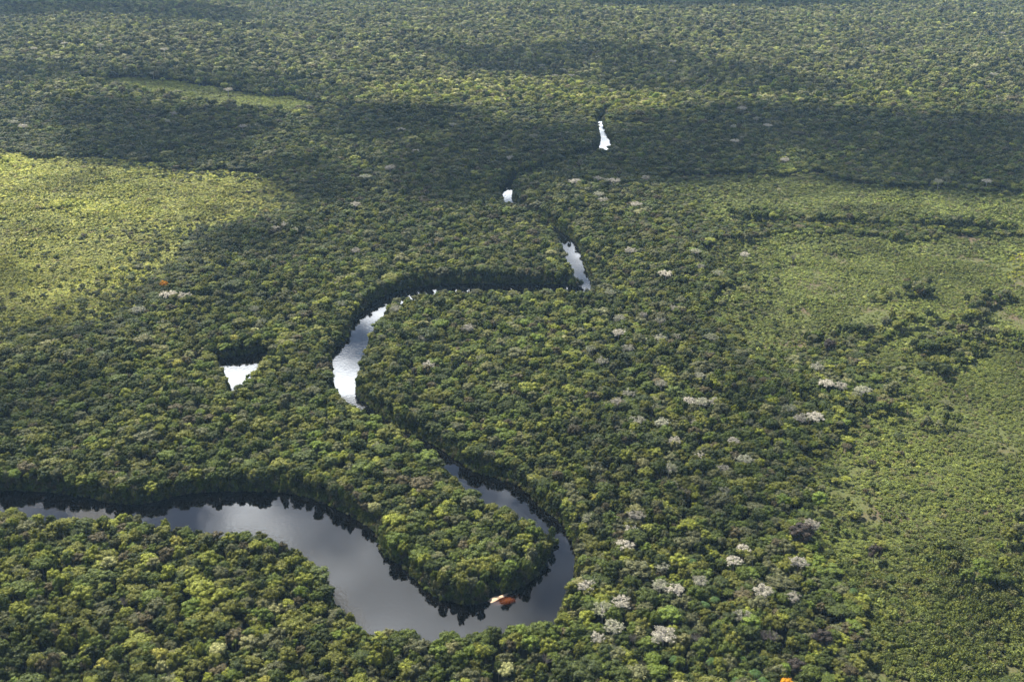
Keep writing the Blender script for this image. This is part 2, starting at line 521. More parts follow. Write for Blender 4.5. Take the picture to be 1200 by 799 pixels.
mfl = plain_material("forest_floor", (0.012, 0.013, 0.008), (0.022, 0.024, 0.012), 0.4, 0.95, 0.05)
mg, t = new_mat("field_soil_and_grass")
l = t.links.new
o = nd(t, 'ShaderNodeOutputMaterial'); geo = nd(t, 'ShaderNodeNewGeometry')
b = nd(t, 'ShaderNodeBsdfPrincipled', i_Roughness=0.95)
b.inputs['Specular IOR Level'].default_value = 0.1
nA = nd(t, 'ShaderNodeTexNoise', i_Scale=0.018, i_Detail=5.0, i_Roughness=0.6)
nB = nd(t, 'ShaderNodeTexNoise', i_Scale=0.6, i_Detail=4.0, i_Roughness=0.7)
l(geo.outputs['Position'], nA.inputs['Vector']); l(geo.outputs['Position'], nB.inputs['Vector'])
rA = nd(t, 'ShaderNodeMapRange', i_1=0.48, i_2=0.64); l(nA.outputs['Fac'], rA.inputs[0])
rB = nd(t, 'ShaderNodeMapRange', i_1=0.35, i_2=0.65); l(nB.outputs['Fac'], rB.inputs[0])
m1 = nd(t, 'ShaderNodeMix', data_type='RGBA'); m2_ = nd(t, 'ShaderNodeMix', data_type='RGBA'); m3 = nd(t, 'ShaderNodeMix', data_type='RGBA')
m1.inputs['A'].default_value = (0.05, 0.062, 0.022, 1); m1.inputs['B'].default_value = (0.095, 0.105, 0.036, 1)
m2_.inputs['A'].default_value = (0.065, 0.052, 0.034, 1); m2_.inputs['B'].default_value = (0.11, 0.083, 0.056, 1)
l(rB.outputs[0], m1.inputs['Factor']); l(rB.outputs[0], m2_.inputs['Factor'])
l(rA.outputs[0], m3.inputs['Factor']); l(m1.outputs['Result'], m3.inputs['A']); l(m2_.outputs['Result'], m3.inputs['B'])
l(m3.outputs['Result'], b.inputs['Base Color'])
l(b.outputs[0], o.inputs['Surface'])

def link(name, me, **props):
    ob = bpy.data.objects.new(name, me)
    COL.objects.link(ob)
    for k, v in props.items(): ob[k] = v
    return ob

ground = link("ground", g.mesh("ground", [mfl]), kind="structure", label="flat forest floor under the jungle and the open scrub fields", category="ground")

mw, t = new_mat("black_water")
l = t.links.new
o = nd(t, 'ShaderNodeOutputMaterial'); geo = nd(t, 'ShaderNodeNewGeometry')
b = nd(t, 'ShaderNodeBsdfPrincipled', i_Roughness=0.02, i_IOR=1.6)
b.inputs['Base Color'].default_value = (0.0008, 0.0006, 0.0006, 1)
wa = nd(t, 'ShaderNodeTexNoise', i_Scale=0.35, i_Detail=3.0)
wb = nd(t, 'ShaderNodeTexNoise', i_Scale=0.02, i_Detail=2.0)
l(geo.outputs['Position'], wa.inputs['Vector']); l(geo.outputs['Position'], wb.inputs['Vector'])
rb = nd(t, 'ShaderNodeMapRange', i_1=0.4, i_2=0.65, i_3=0.04, i_4=0.30); l(wb.outputs['Fac'], rb.inputs[0])
bp = nd(t, 'ShaderNodeBump', i_Distance=0.12)
l(rb.outputs[0], bp.inputs['Strength']); l(wa.outputs['Fac'], bp.inputs['Height'])
l(bp.outputs[0], b.inputs['Normal']); l(b.outputs[0], o.inputs['Surface'])

def sheet(P, z, name, mat):
    import bmesh
    bm = bmesh.new()
    vs = [bm.verts.new((p[0], p[1], z)) for p in P]
    f = bm.faces.new(vs)
    bmesh.ops.triangulate(bm, faces=[f])
    bmesh.ops.recalc_face_normals(bm, faces=bm.faces)
    for f in bm.faces:
        if f.normal.z < 0: f.normal_flip()
    me = bpy.data.meshes.new(name); bm.to_mesh(me); bm.free()
    me.materials.append(mat)
    return me

def smooth_poly(P, it=2):
    for _ in range(it):
        Q = np.roll(P, -1, axis=0)
        P = np.stack([P * .75 + Q * .25, P * .25 + Q * .75], 1).reshape(-1, 2)
    return P
RIVER = smooth_poly(RIVER, 1); POND = smooth_poly(POND, 1)
WATERS[0], WATERS[1] = RIVER, POND
link("river", sheet(RIVER, 0.10, "river", mw), kind="structure", label="dark winding river looping round a wooded point", category="river")
link("pond", sheet(POND, 0.10, "pond", mw), kind="structure", label="small pond in the forest mirroring white cloud", category="pond")
zx = float(terrain([W(1000, 88)[0]], [W(1000, 88)[1]])[0])
link("forest_pool", sheet(OX, .1, "forest_pool", mw), kind="structure", label="small dark pool far off in the upper right forest", category="pool")

for nm_, P_ in (("right", FIELD_R), ("left", FIELD_L), ("far", FIELD_C)):
    for q_ in range(3):
        Q_ = np.roll(P_, -1, axis=0); P_ = np.stack([P_ * .75 + Q_ * .25, P_ * .25 + Q_ * .75], 1).reshape(-1, 2)
    P_ = P_ + 6 * np.stack([vnoise(P_[:, 0], P_[:, 1], 25, 61), vnoise(P_[:, 0], P_[:, 1], 25, 62)], 1)
    link("field", sheet(P_, {"far": 0.05}.get(nm_, 0.05), "field", mg), kind="structure",
         label={"right": "grass and bare earth of the wide open field on the right", "left": "sunlit grassy ground of the open field on the left",
                "far": "narrow far strip of open grassy ground in the upper left"}[nm_], category="field")

# sandbar at the tip of the point
def blob(cx, cy, rx, ry, rot, n=26, wob=.14, seed=1):
    r = np.random.default_rng(seed)
    a = np.linspace(0, 2 * math.pi, n, endpoint=False)
    q = 1 + wob * np.sin(a * 3 + r.uniform(0, 6)) + wob * .6 * np.sin(a * 5 + r.uniform(0, 6))
    x, y = rx * np.cos(a) * q, ry * np.sin(a) * q
    return np.stack([cx + x * math.cos(rot) - y * math.sin(rot), cy + x * math.sin(rot) + y * math.cos(rot)], 1)

msh, t = new_mat("shallow_tea_water")
l = t.links.new
o = nd(t, 'ShaderNodeOutputMaterial'); b = nd(t, 'ShaderNodeBsdfPrincipled', i_Roughness=0.03, i_IOR=1.6)
at = nd(t, 'ShaderNodeAttribute', attribute_name='depth')
crm = nd(t, 'ShaderNodeValToRGB')
e = crm.color_ramp.elements
e[0].position = 0.0; e[0].color = (0.0008, 0.0006, 0.0006, 1)
e[1].position = 1.0; e[1].color = (0.085, 0.03, 0.010, 1)
e2 = crm.color_ramp.elements.new(.5); e2.color = (0.035, 0.009, 0.003, 1)
l(at.outputs['Fac'], crm.inputs['Fac']); l(crm.outputs['Color'], b.inputs['Base Color']); l(b.outputs[0], o.inputs['Surface'])
A, B = W(578, 706)[:2], W(606, 696)[:2]
ctr = W(595, 702.5)[:2]
rot = math.atan2(B[1] - A[1], B[0] - A[0])
def lens(name, cx, cy, rx, ry, rot, zc, ze, mat, seed, rings=6, attr=None, wob=.08):
    base = blob(0, 0, 1, 1, 0, 40, wob, seed)
    V, Fc, D = [], [], []
    for k in range(rings + 1):
        q = k / rings
        for p in base:
            x, y = p[0] * q * rx, p[1] * q * ry
            V.append((cx + x * math.cos(rot) - y * math.sin(rot), cy + x * math.sin(rot) + y * math.cos(rot), zc + (ze - zc) * q * q)); D.append(1 - q)
    n = len(base)
    for k in range(rings):
        for j in range(n):
            Fc.append((k * n + j, (k + 1) * n + j, (k + 1) * n + (j + 1) % n, k * n + (j + 1) % n))
    mb = MB(); mb.add(V, Fc); me = mb.mesh(name, [mat])
    if attr and len(me.vertices) == len(D):
        a_ = me.attributes.new(attr, 'FLOAT', 'POINT'); a_.data.foreach_set('value', D)
    return me
link("shallow_water", lens("shallow_water", ctr[0], ctr[1], 11.5, 5.0, rot, .14, .108, msh, 5, attr='depth'), kind="structure",
     label="orange brown shallows beside the sandbar", category="shallows")
cs = W(583, 700.5)[:2]
link("sandbar", lens("sandbar", cs[0], cs[1], 9.0, 2.3, rot + .06, .6, -.1, M_SAND, 8, wob=.2), kind="structure",
     label="small pale sandbar at the tip of the wooded point", category="sandbar")

# ------------------------------------------------------------------ plant placement
def in_view(x, y, z, mx0=-130, mx1=1330, my0=-26, my1=960):
    px, py, dep = PX(x, y, z)
    return (px > mx0) & (px < mx1) & (py > my0) & (py < my1) & (y > 300)

def scatter(sp, x0, x1, y0, y1, jit=.42):
    xs = np.arange(x0, x1, sp); ys = np.arange(y0, y1, sp * .866)
    gx_, gy_ = np.meshgrid(xs, ys)
    gx_ = gx_ + (np.arange(len(ys)) % 2)[:, None] * sp * .5
    x, y = gx_.ravel(), gy_.ravel()
    n = len(x)
    return x + rng.uniform(-jit, jit, n) * sp, y + rng.uniform(-jit, jit, n) * sp

def near_view(sp, y0, y1):
    w = y1 * 0.66 + 60
    x, y = scatter(sp, -w, w, y0, y1)
    k = in_view(x, y, 8.0)
    return x[k], y[k]

# individually traced trees of a look of their own --------------------------------
PALE = [(198, 343, 1.5), (216, 345, 1.35), (162, 361, 1.25), (323, 266, 1), (333, 262, 1), (347, 268, 1.1), (731, 637, 1.1), (740, 619, .9),
        (774, 683, 1.0), (791, 688, 1.0), (778, 741, 1.35), (720, 731, 1.1), (728, 703, 1.05), (688, 685, 1.1), (872, 536, 1.15), (822, 531, .9),
        (795, 565, .9), (849, 572, .7), (871, 641, .85), (895, 690, 1.15), (776, 662, .8), (969, 447, 1.15), (986, 450, 1), (1011, 455, 1.3),
        (955, 486, 1.3), (938, 488, 1), (823, 469, 1.2), (807, 468, 1.1), (839, 469, 1.1), (820, 438, .9), (781, 319, 1.4), (739, 292, 1.3),
        (775, 394, 1.3), (725, 388, 1.1), (502, 426, 1.1), (815, 293, 1.1), (873, 297, 1), (804, 411, 1), (1100, 211, 1.2), (1157, 211, 1.2),
        (612, 96, 1.5), (635, 76, 1.3), (650, 88, 1.5), (670, 88, 1.4), (660, 81, 1.3), (789, 71, 1.6), (870, 126, 1.7), (887, 138, 1.3),
        (900, 146, 1.4), (810, 139, 1.2), (860, 147, 1.1), (862, 164, 1.2), (920, 186, 1.3), (1165, 86, 1.6), (675, 211, 1.7), (700, 208, 1.4),
        (709, 210, 1.2), (721, 210, 1.5), (757, 207, 1.2), (702, 226, 1.4), (745, 238, 1.3), (707, 233, 1.2), (625, 158, 1.3), (845, 79, 1.3),
        (960, 38, 1.5), (117, 52, 1.8), (40, 56, 1.4), (192, 57, 1.7), (398, 82, 1.7), (371, 86, 1.6), (267, 104, 1.6), (15, 142, 1.6),
        (26, 147, 1.7), (202, 132, 1.3), (195, 141, 1.3), (284, 147, 1.3), (457, 195, 1.6), (427, 206, 1.6), (416, 238, 1.3), (487, 176, 1.2),
        (530, 145, 1.3), (470, 151, 1.2), (597, 184, 1.2), (179, 85, 1.3), (75, 50, 1.3), (502, 57, 1.3), (775, 493, 1.1), (860, 515, .9),
        (790, 515, 1), (752, 396, 1), (860, 655, .9), (700, 745, .8), (556, 85, 1.3), (430, 88, 1.3), (1035, 60, 1.4), (1110, 45, 1.3)]
_r = random.Random(5)
PALE2 = []
while len(PALE2) < 62:
    q = (_r.randint(690, 960), _r.randint(300, 770)) if len(PALE2) < 36 else (_r.randint(20, 1180), _r.randint(22, 112)) if len(PALE2) < 52 else (_r.randint(120, 560), _r.randint(290, 470))
    if all((q[0] - p[0]) ** 2 + (q[1] - p[1]) ** 2 > 260 for p in PALE + PALE2): PALE2.append((q[0], q[1], _r.choice([.75, .9, 1.05, 1.2]) * (1.25 if q[1] < 115 else 1)))
YELLOW = [(224, 667, 1.0), (186, 764, 1.0), (190, 776, .9), (148, 715, .9), (151, 731, .7), (255, 759, 1.05), (79, 645, 1.1), (310, 797, 1),
          (127, 654, 1.1), (299, 637, 1), (206, 630, 1), (593, 782, 1.1), (196, 417, 1.2), (207, 424, 1.1), (222, 412, 1), (759, 617, .9),
          (700, 580, 1), (438, 592, 1.0), (100, 758, .9), (275, 395, 1.1), (298, 385, 1.2), (240, 705, .8), (120, 775, 1), (70, 768, .8), (36, 640, .8)]
ORANGE = [(192, 330, 1.0), (922, 797, 1.0)]
GREEN = [(881, 726, 1.5), (919, 780, .9), (919, 582, 1.3), (961, 580, 1.3), (785, 717, 1.7), (21, 797, 1.3), (262, 385, 1.2), (598, 660, 1.1)]
DARKB = [(940, 617, 2.0), (972, 400, 1.3), (1026, 640, 1), (964, 742, 1.3), (935, 775, 1.3)]
BARE = [(160, 400, 1.3), (175, 398, 1.2), (145, 702, .9), (905, 742, 1.2), (895, 742, 1), (263, 668, 1), (885, 800, 1), (742, 745, .8),
        (718, 768, .8), (815, 745, 1.1), (905, 460, 1.2), (740, 330, 1.1), (640, 770, 1), (470, 440, 1), (930, 300, 1.2)]
PALM = [(853, 706, .9), (838, 700, .8), (826, 706, .9), (885, 786, 1), (865, 796, 1), (896, 795, .9), (716, 600, .8), (812, 655, .8),
        (255, 560, .8), (835, 772, .9), (1000, 690, .7), (872, 770, .8), (790, 770, .8), (660, 590, .8)]
def river_dist(x, y):
    d = np.full(len(x), 1e9); ins = np.zeros(len(x), bool)
    for P in WATERS:
        lo, hi = P.min(0) - 80, P.max(0) + 80
        k = (x > lo[0]) & (x < hi[0]) & (y > lo[1]) & (y < hi[1])
        if k.any():
            d[k] = np.minimum(d[k], dist(P, x[k], y[k])); ins[k] |= inside(P, x[k], y[k])
    return np.where(ins, -d, d)

special = []
def add_special(lst, kind, protos, tint, jitter=.12):
    for i, (px, py, s_) in enumerate(lst):
        hs = (1 + (s_ - 1) * .25) * {'pale': 1.13, 'palesoft': 1.13, 'orange': 1.2, 'yellow': 1.1}.get(kind, 1.0)
        zt = 13.0 * hs
        q = W(px, py, zt)
        zg = float(terrain([q[0]], [q[1]])[0])
        if zg > 0: q = W(px, py, zt + zg)
        r = random.Random(px * 31 + py)
        jq = 1 + r.uniform(-jitter, jitter); tn = tuple(c * jq for c in tint(i))
        if river_dist(np.array([q[0]]), np.array([q[1]]))[0] < s_ * R0 * .6: continue
        if kind == 'palesoft' and (inside(FIELD_R, np.array([q[0] - 12]), np.array([q[1]]))[0] or inside(FIELD_L, np.array([q[0] + 12]), np.array([q[1]]))[0]): continue
        special.append(dict(kind=kind, px=px, py=py, x=q[0], y=q[1], z=zg, s=s_, hs=hs, proto=protos[i % len(protos)], tint=tn, rot=r.uniform(0, 6.28)))
add_special(PALE, 'pale', ['pale0', 'pale1', 'pale2'], lambda i: ((0.50, 0.465, 0.39), (0.40, 0.375, 0.31), (0.36, 0.36, 0.26))[i % 3])
add_special(PALE2, 'palesoft', ['pale1', 'pale2', 'pale0'], lambda i: ((0.27, 0.265, 0.20), (0.31, 0.29, 0.24), (0.23, 0.24, 0.15))[i % 3])
add_special(YELLOW, 'yellow', ['bloom0', 'bloom1'], lambda i: ((0.22, 0.235, 0.05), (0.28, 0.265, 0.06), (0.30, 0.30, 0.13))[i % 3])
add_special(ORANGE, 'orange', ['bloom0'], lambda i: (0.55, 0.26, 0.02))
add_special(GREEN, 'green', ['near0', 'near4', 'near7'], lambda i: (0.115, 0.160, 0.024))
add_special(DARKB, 'darkbrown', ['near5', 'near1'], lambda i: (0.045, 0.036, 0.03))
add_special(BARE, 'bare', ['bare0', 'bare1'], lambda i: (.2, .18, .16))
add_special(PALM, 'palm', ['palm0', 'palm1'], lambda i: (0.06, 0.11, 0.03))
SPX = np.array([s['x'] for s in special]); SPY = np.array([s['y'] for s in special]); SPR = np.array([s['s'] * R0 for s in special])

def clear_of(x, y, bx, by, br, f=.8):
    """drop points too near to the given bigger crowns"""
    keep = np.ones(len(x), bool)
    order = np.argsort(y); ys = y[order]
    for cx, cy, r in zip(bx, by, br):
        a, b_ = np.searchsorted(ys, [cy - r * f, cy + r * f])
        idx = order[a:b_]
        keep[idx[(x[idx] - cx) ** 2 + (y[idx] - cy) ** 2 < (r * f) ** 2]] = False
    return keep

def field_mask(x, y):
    wx = x + 14 * vnoise(x, y, 38, 5) + 6 * vnoise(x, y, 14, 6)
    wy = y + 18 * vnoise(x, y, 38, 7) + 8 * vnoise(x, y, 14, 8)
    am = smooth(700, 1100, y) * np.where(x < 0, .4, 1.0); wx = wx + 34 * vnoise(x, y, 120, 15) * am; wy = wy + 42 * vnoise(x, y, 120, 16) * am
    f = inside(FIELD_R, wx, wy) | inside(FIELD_L, wx, wy) | inside(FIELD_C, wx, wy)
    for s_ in STRIPS: f &= ~inside(s_, wx, wy)
    return f

# big crowns first, then the rest of the canopy fills in
bx, by = near_view(30, 420, 5200)
k = rng.random(len(bx)) < .42
bx, by = bx[k], by[k]
br = 6.2 + 4.2 * rng.random(len(bx)) ** 2
mxs, mys = near_view(7.1, 420, 2000)
fx_, fy_ = near_view(11.0, 2000, 5200)
mxs = np.concatenate([mxs, fx_]); mys = np.concatenate([mys, fy_])
k = clear_of(mxs, mys, bx, by, br, .84)
mxs, mys = mxs[k], mys[k]
mr_ = np.where(mys > 2000, rng.uniform(4.6, 8.0, len(mxs)), rng.choice([3.0, 4.1, 5.2, 6.2], len(mxs), p=[.25, .33, .28, .14]) * rng.uniform(.9, 1.1, len(mxs)))
tx = np.concatenate([bx, mxs]); ty = np.concatenate([by, mys]); tr_ = np.concatenate([br, mr_])
big = np.concatenate([np.ones(len(bx), bool), np.zeros(len(mxs), bool)])
k = clear_of(tx, ty, SPX, SPY, SPR, .72)
k &= np.hypot(tx - cs[0], (ty - cs[1] + 3) * .8) > 10.5
fdd = np.minimum(dist(FIELD_R, tx, ty), dist(FIELD_L, tx, ty))
fm = field_mask(tx, ty)
_fx, _fy, _ = PX(tx, ty, 0 * tx)
stray = fm & (fdd < 85) & (rng.random(len(tx)) < .46 * np.clip(1 - fdd / 85, 0, 1) ** 1.6)
stray |= fm & (_fx < 260) & (_fy > 262) & (rng.random(len(tx)) < .09) & (vnoise(tx, ty, 70, 18) > -.2)
onstrip = np.zeros(len(tx), bool)
for s_ in STRIPS: onstrip |= inside(s_, tx, ty)
k &= ~fm | stray
tr_ = np.where(stray, tr_ * rng.uniform(.5, .8, len(tx)), np.where(onstrip, tr_ * .78, tr_))
tx, ty, tr_, big, stray, onstrip = tx[k], ty[k], tr_[k], big[k], stray[k], onstrip[k]
rd = river_dist(tx, ty)
k = rd > tr_ * .62
tx, ty, tr_, rd, big, stray, onstrip = tx[k], ty[k], tr_[k], rd[k], big[k], stray[k], onstrip[k]
n = len(tx)
tz = terrain(tx, ty)
hgt = 13.2 + 2.2 * vnoise(tx, ty, 60, 9) + rng.normal(0, 2.0, n) * (1 + smooth(1900, 2400, ty)) + (tr_ - 5) * .75 + 1.5 * smooth(2000, 2600, ty)
farbank = inside(RIVER, tx, ty - 16)
hgt = np.where(farbank, np.maximum(hgt, 15.5 + rng.normal(0, 1.2, n)), hgt)
hgt = np.minimum(hgt, 12.0 + 5 * farbank + rd * .25 + rng.normal(0, .8, n) + 7 * smooth(1350, 1500, ty))
# young trees at the edge between forest and field stay low
fd = np.minimum(dist(FIELD_R, tx, ty), dist(FIELD_L, tx, ty))
hgt = np.minimum(hgt, 8.5 + fd * .12 + rng.normal(0, .9, n))
hgt = np.where(stray, 3.2 + tr_ * .75, np.where(onstrip, np.minimum(hgt, 7.5), hgt))
ppx, ppy, dep = PX(tx, ty, tz + hgt * .8)

# tints
PAL = np.array([(.040, .054, .011), (.068, .090, .014), (.104, .110, .019), (.150, .166, .023), (.092, .096, .042), (.078, .066, .032), (.092, .126, .017), (.165, .162, .066)])
TONE_NAMES = ['dark green', 'mid green', 'olive', 'yellow-green', 'grey-green', 'brownish', 'bright green', 'pale green']
def region_weights(px, py):
    w = np.tile(np.array([.22, .24, .22, .10, .12, .03, .05, .02]), (len(px), 1))
    far = py < 125
    w[far] = [.10, .16, .24, .18, .14, .04, .04, .10]
    rt = (px > 690) & (py > 200) & (py < 799)
    w[rt] = [.27, .22, .18, .07, .17, .04, .03, .02]
    md = (py >= 125) & (py < 300)
    w[md] = [.27, .22, .2, .08, .14, .04, .04, .01]
    lf = (px < 420) & (py > 570)
    w[lf] = [.21, .20, .27, .15, .09, .04, .03, .01]
    pd = (np.hypot((px - 250) / 110, (py - 400) / 55) < 1)
    w[pd] = [.12, .18, .24, .24, .06, .04, .10, .02]
    return w
w = region_weights(ppx, ppy)
# neighbours often share a tone
clump = (vnoise(tx, ty, 26, 21) + 1) / 2
u = np.clip(.62 * rng.random(n) + .38 * clump, 0, .9999)
u = (np.argsort(np.argsort(u)) + .5) / n
tone = (u[:, None] > np.cumsum(w, 1)).sum(1).clip(0, 7)
perm = rng.permutation(n)
shuf = rng.random(n) < .45
tone2 = (rng.random(n)[:, None] > np.cumsum(w, 1)).sum(1).clip(0, 7)
tone = np.where(shuf, tone2, tone)
patch = 1 + .22 * vnoise(tx, ty, 130, 31) + .12 * vnoise(tx, ty, 50, 32)
tint = PAL[tone] * (rng.uniform(.78, 1.28, n) * patch)[:, None]
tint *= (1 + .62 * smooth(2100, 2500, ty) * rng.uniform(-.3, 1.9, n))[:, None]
_l = np.exp(-((ppx - 725) / 60) ** 4 - ((ppy - 121) / 11) ** 4) + .6 * np.exp(-((ppx - 560) / 130) ** 4 - ((ppy - 106) / 16) ** 4)  # sunlit patches of far canopy, painted into the crown tints
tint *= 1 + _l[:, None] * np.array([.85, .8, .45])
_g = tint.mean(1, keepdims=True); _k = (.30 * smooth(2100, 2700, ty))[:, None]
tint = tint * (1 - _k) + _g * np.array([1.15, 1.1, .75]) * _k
pidx = rng.integers(0, NK, n)

# nearest 300 trees that show become objects of their own
vis = (ppx > -8) & (ppx < 1208) & (ppy < 806)
cand = np.where(vis)[0]
cand = cand[np.argsort(dep[cand] / tr_[cand] ** .35)][:300]
single = np.zeros(n, bool); single[cand] = True

# shrubs ------------------------------------------------------------
sx1, sy1 = near_view(3.4, 420, 1300)
sx2, sy2 = near_view(5.0, 1300, 2900)
shx = np.concatenate([sx1, sx2]); shy = np.concatenate([sy1, sy2])
f1 = inside(FIELD_R, shx, shy) | inside(FIELD_L, shx, shy) | inside(FIELD_C, shx, shy)
near_field = field_mask(shx, shy) | f1
shx, shy = shx[near_field], shy[near_field]
bald = .75 * vnoise(shx, shy * .5, 46, 41) + .5 * vnoise(shx, shy * .6, 17, 42) + .35 * vnoise(shx, shy, 7, 43)
ppx2, ppy2, dep2 = PX(shx, shy, 0)
thr = np.where(ppx2 > 700, .64, 1.1) + .5 * smooth(640, 690, ppy2) * (1 - smooth(778, 786, ppy2) * smooth(1120, 1150, ppx2))  + .12 * (ppy2 < 430) - .15 * ((ppx2 > 1020) & (ppy2 > 430) & (ppy2 < 640)) - .12 * ((ppx2 > 930) & (ppy2 > 300) & (ppy2 < 440))
dens_keep = (bald < thr) | (rng.random(len(shx)) < .55)
dens_keep &= ~inside(FIELD_B, shx, shy) | (rng.random(len(shx)) < .35)
dens_keep &= clear_of(shx, shy, SPX, SPY, SPR, .8)
shx, shy, bald, ppx2, ppy2, dep2, thr = [a[dens_keep] for a in (shx, shy, bald, ppx2, ppy2, dep2, thr)]
m = len(shx)
ss = rng.uniform(.7, 1.4, m) * np.where(bald > thr, .6, 1.0) * np.where(shy > 1300, 1.35, 1.0) * np.clip(1.25 - .4 * (bald - thr + .9), .6, 1.25)
ss *= 1 + .3 * smooth(600, 690, ppy2) * (ppx2 > 500)
tall = rng.random(m) < .05
ss[tall] *= 1.5
sh_h = ss * rng.uniform(.7, 1.15, m) * (1 + .45 * np.clip(vnoise(shx, shy, 34, 44), -.5, 1))
SPAL = np.array([(.110, .130, .036), (.140, .158, .045), (.080, .098, .030), (.120, .125, .062), (.180, .185, .050), (.12, .10, .06)])
SH_NAMES = ['green', 'light green', 'dark green', 'greyish', 'yellow-green', 'brownish']
stone = rng.choice(6, m, p=[.26, .24, .22, .13, .09, .06])
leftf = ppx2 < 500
stone[leftf] = rng.choice(6, leftf.sum(), p=[.22, .34, .08, .08, .26, .02])
stint = (SPAL[stone] * .7 + SPAL.mean(0) * .3) * (rng.uniform(.86, 1.15, m) * (1 + .2 * vnoise(shx, shy, 90, 51) + .15 * vnoise(shx, shy, 30, 52)))[:, None]
stint[leftf & (ppy2 > 160)] *= np.array([1.95, 1.75, 1.7])  # sunlight on the left field painted into its shrub tint
stint[leftf & (ppy2 <= 160)] *= 1.3  # far strip tinted less, its part cloud shade put into the colour
streak = vnoise(shx + .5 * shy, shy, 120, 55) * .5 + vnoise(shx * .35 + shy * .2, shy, 22, 56) * .5
stint *= (1 + .42 * streak)[:, None] * np.array([1.08, 1.14, .82])
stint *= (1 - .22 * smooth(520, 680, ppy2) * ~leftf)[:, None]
sh_h = sh_h * (1 - .25 * (ppy2 < 640))
inB = inside(FIELD_B, shx, shy); stint[inB] *= np.array([1.55, 1.4, .8])
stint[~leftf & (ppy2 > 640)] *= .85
sh_h *= 1 + .35 * smooth(640, 700, ppy2) * ~leftf
vis2 = (ppx2 > 0) & (ppx2 < 1200) & (ppy2 < 801) & (ppx2 > 960)
cs_ = np.where(vis2)[0]
cs_ = cs_[np.argsort(dep2[cs_])][:300]
ssingle = np.zeros(m, bool); ssingle[cs_] = True

# ------------------------------------------------------------------ the masses nobody could count
def gn_instancer(name, pts, rot, scl, tint, index, keys, **props):
    col = bpy.data.collections.new(name + "_kinds")
    for i, k in enumerate(keys):
        ob = bpy.data.objects.new(f"{i:02d}_{k}", PROTO[k][2])
        col.objects.link(ob)
    me = bpy.data.meshes.new(name)
    nn = len(pts)
    me.vertices.add(nn); me.vertices.foreach_set('co', np.asarray(pts, np.float32).ravel())
    a = me.attributes.new('rot', 'FLOAT_VECTOR', 'POINT'); a.data.foreach_set('vector', np.asarray(rot, np.float32).ravel())
    a = me.attributes.new('scl', 'FLOAT_VECTOR', 'POINT'); a.data.foreach_set('vector', np.asarray(scl, np.float32).ravel())
    a = me.attributes.new('pick', 'INT', 'POINT'); a.data.foreach_set('value', np.asarray(index, np.int32))
    c4 = np.concatenate([np.asarray(tint), np.ones((nn, 1))], 1).astype(np.float32)
    a = me.attributes.new('tint', 'FLOAT_COLOR', 'POINT'); a.data.foreach_set('color', c4.ravel())
    ob = link(name, me, kind="stuff", **props)
    ng = bpy.data.node_groups.new(name, 'GeometryNodeTree')
    ng.interface.new_socket("Geometry", in_out='INPUT', socket_type='NodeSocketGeometry')
    ng.interface.new_socket("Geometry", in_out='OUTPUT', socket_type='NodeSocketGeometry')
    gi = ng.nodes.new('NodeGroupInput'); go = ng.nodes.new('NodeGroupOutput')
    ci = ng.nodes.new('GeometryNodeCollectionInfo')
    ci.inputs['Collection'].default_value = col
    ci.inputs['Separate Children'].default_value = True
    ci.inputs['Reset Children'].default_value = True
    ip = ng.nodes.new('GeometryNodeInstanceOnPoints')
    ip.inputs['Pick Instance'].default_value = True
    def na(nm, dt):
        q = ng.nodes.new('GeometryNodeInputNamedAttribute'); q.data_type = dt; q.inputs['Name'].default_value = nm; return q.outputs['Attribute']
    ln = ng.links.new
    ln(gi.outputs[0], ip.inputs['Points']); ln(ci.outputs[0], ip.inputs['Instance'])
    ln(na('pick', 'INT'), ip.inputs['Instance Index'])
    e2r = ng.nodes.new('FunctionNodeEulerToRotation')
    ln(na('rot', 'FLOAT_VECTOR'), e2r.inputs[0]); ln(e2r.outputs[0], ip.inputs['Rotation'])
    ln(na('scl', 'FLOAT_VECTOR'), ip.inputs['Scale'])
    ln(ip.outputs[0], go.inputs[0])
    md_ = ob.modifiers.new("plants", 'NODES'); md_.node_group = ng
    return ob

def rotv(n_, lean=.05):
    return np.stack([rng.normal(0, lean, n_), rng.normal(0, lean, n_), rng.uniform(0, 6.283, n_)], 1)

rot_t = rotv(n)
scl_t = np.stack([tr_ / R0 * rng.uniform(.9, 1.1, n), tr_ / R0 * rng.uniform(.9, 1.1, n), hgt / H0], 1)
keys = [f"near{i}" for i in range(NK)] + [f"far{i}" for i in range(NK)]
rest = ~single
idx = pidx + np.where(dep > 1500, NK, 0)
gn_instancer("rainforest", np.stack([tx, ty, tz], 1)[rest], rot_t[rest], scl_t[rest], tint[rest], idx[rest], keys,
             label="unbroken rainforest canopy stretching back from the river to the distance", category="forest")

rot_s = rotv(m, .08)
scl_s = np.stack([ss * rng.uniform(.9, 1.15, m), ss * rng.uniform(.9, 1.15, m), sh_h], 1)
kshr = [f"shrub{i}" for i in range(5)] + [f"farshrub{i}" for i in range(5)]
sidx = rng.integers(0, 5, m) + np.where(shy > 1000, 5, 0)
rest = ~ssingle
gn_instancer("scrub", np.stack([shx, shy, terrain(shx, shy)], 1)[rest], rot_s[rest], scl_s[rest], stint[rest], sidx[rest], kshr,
             label="low open scrub covering the fields right and left of the forest", category="scrub")

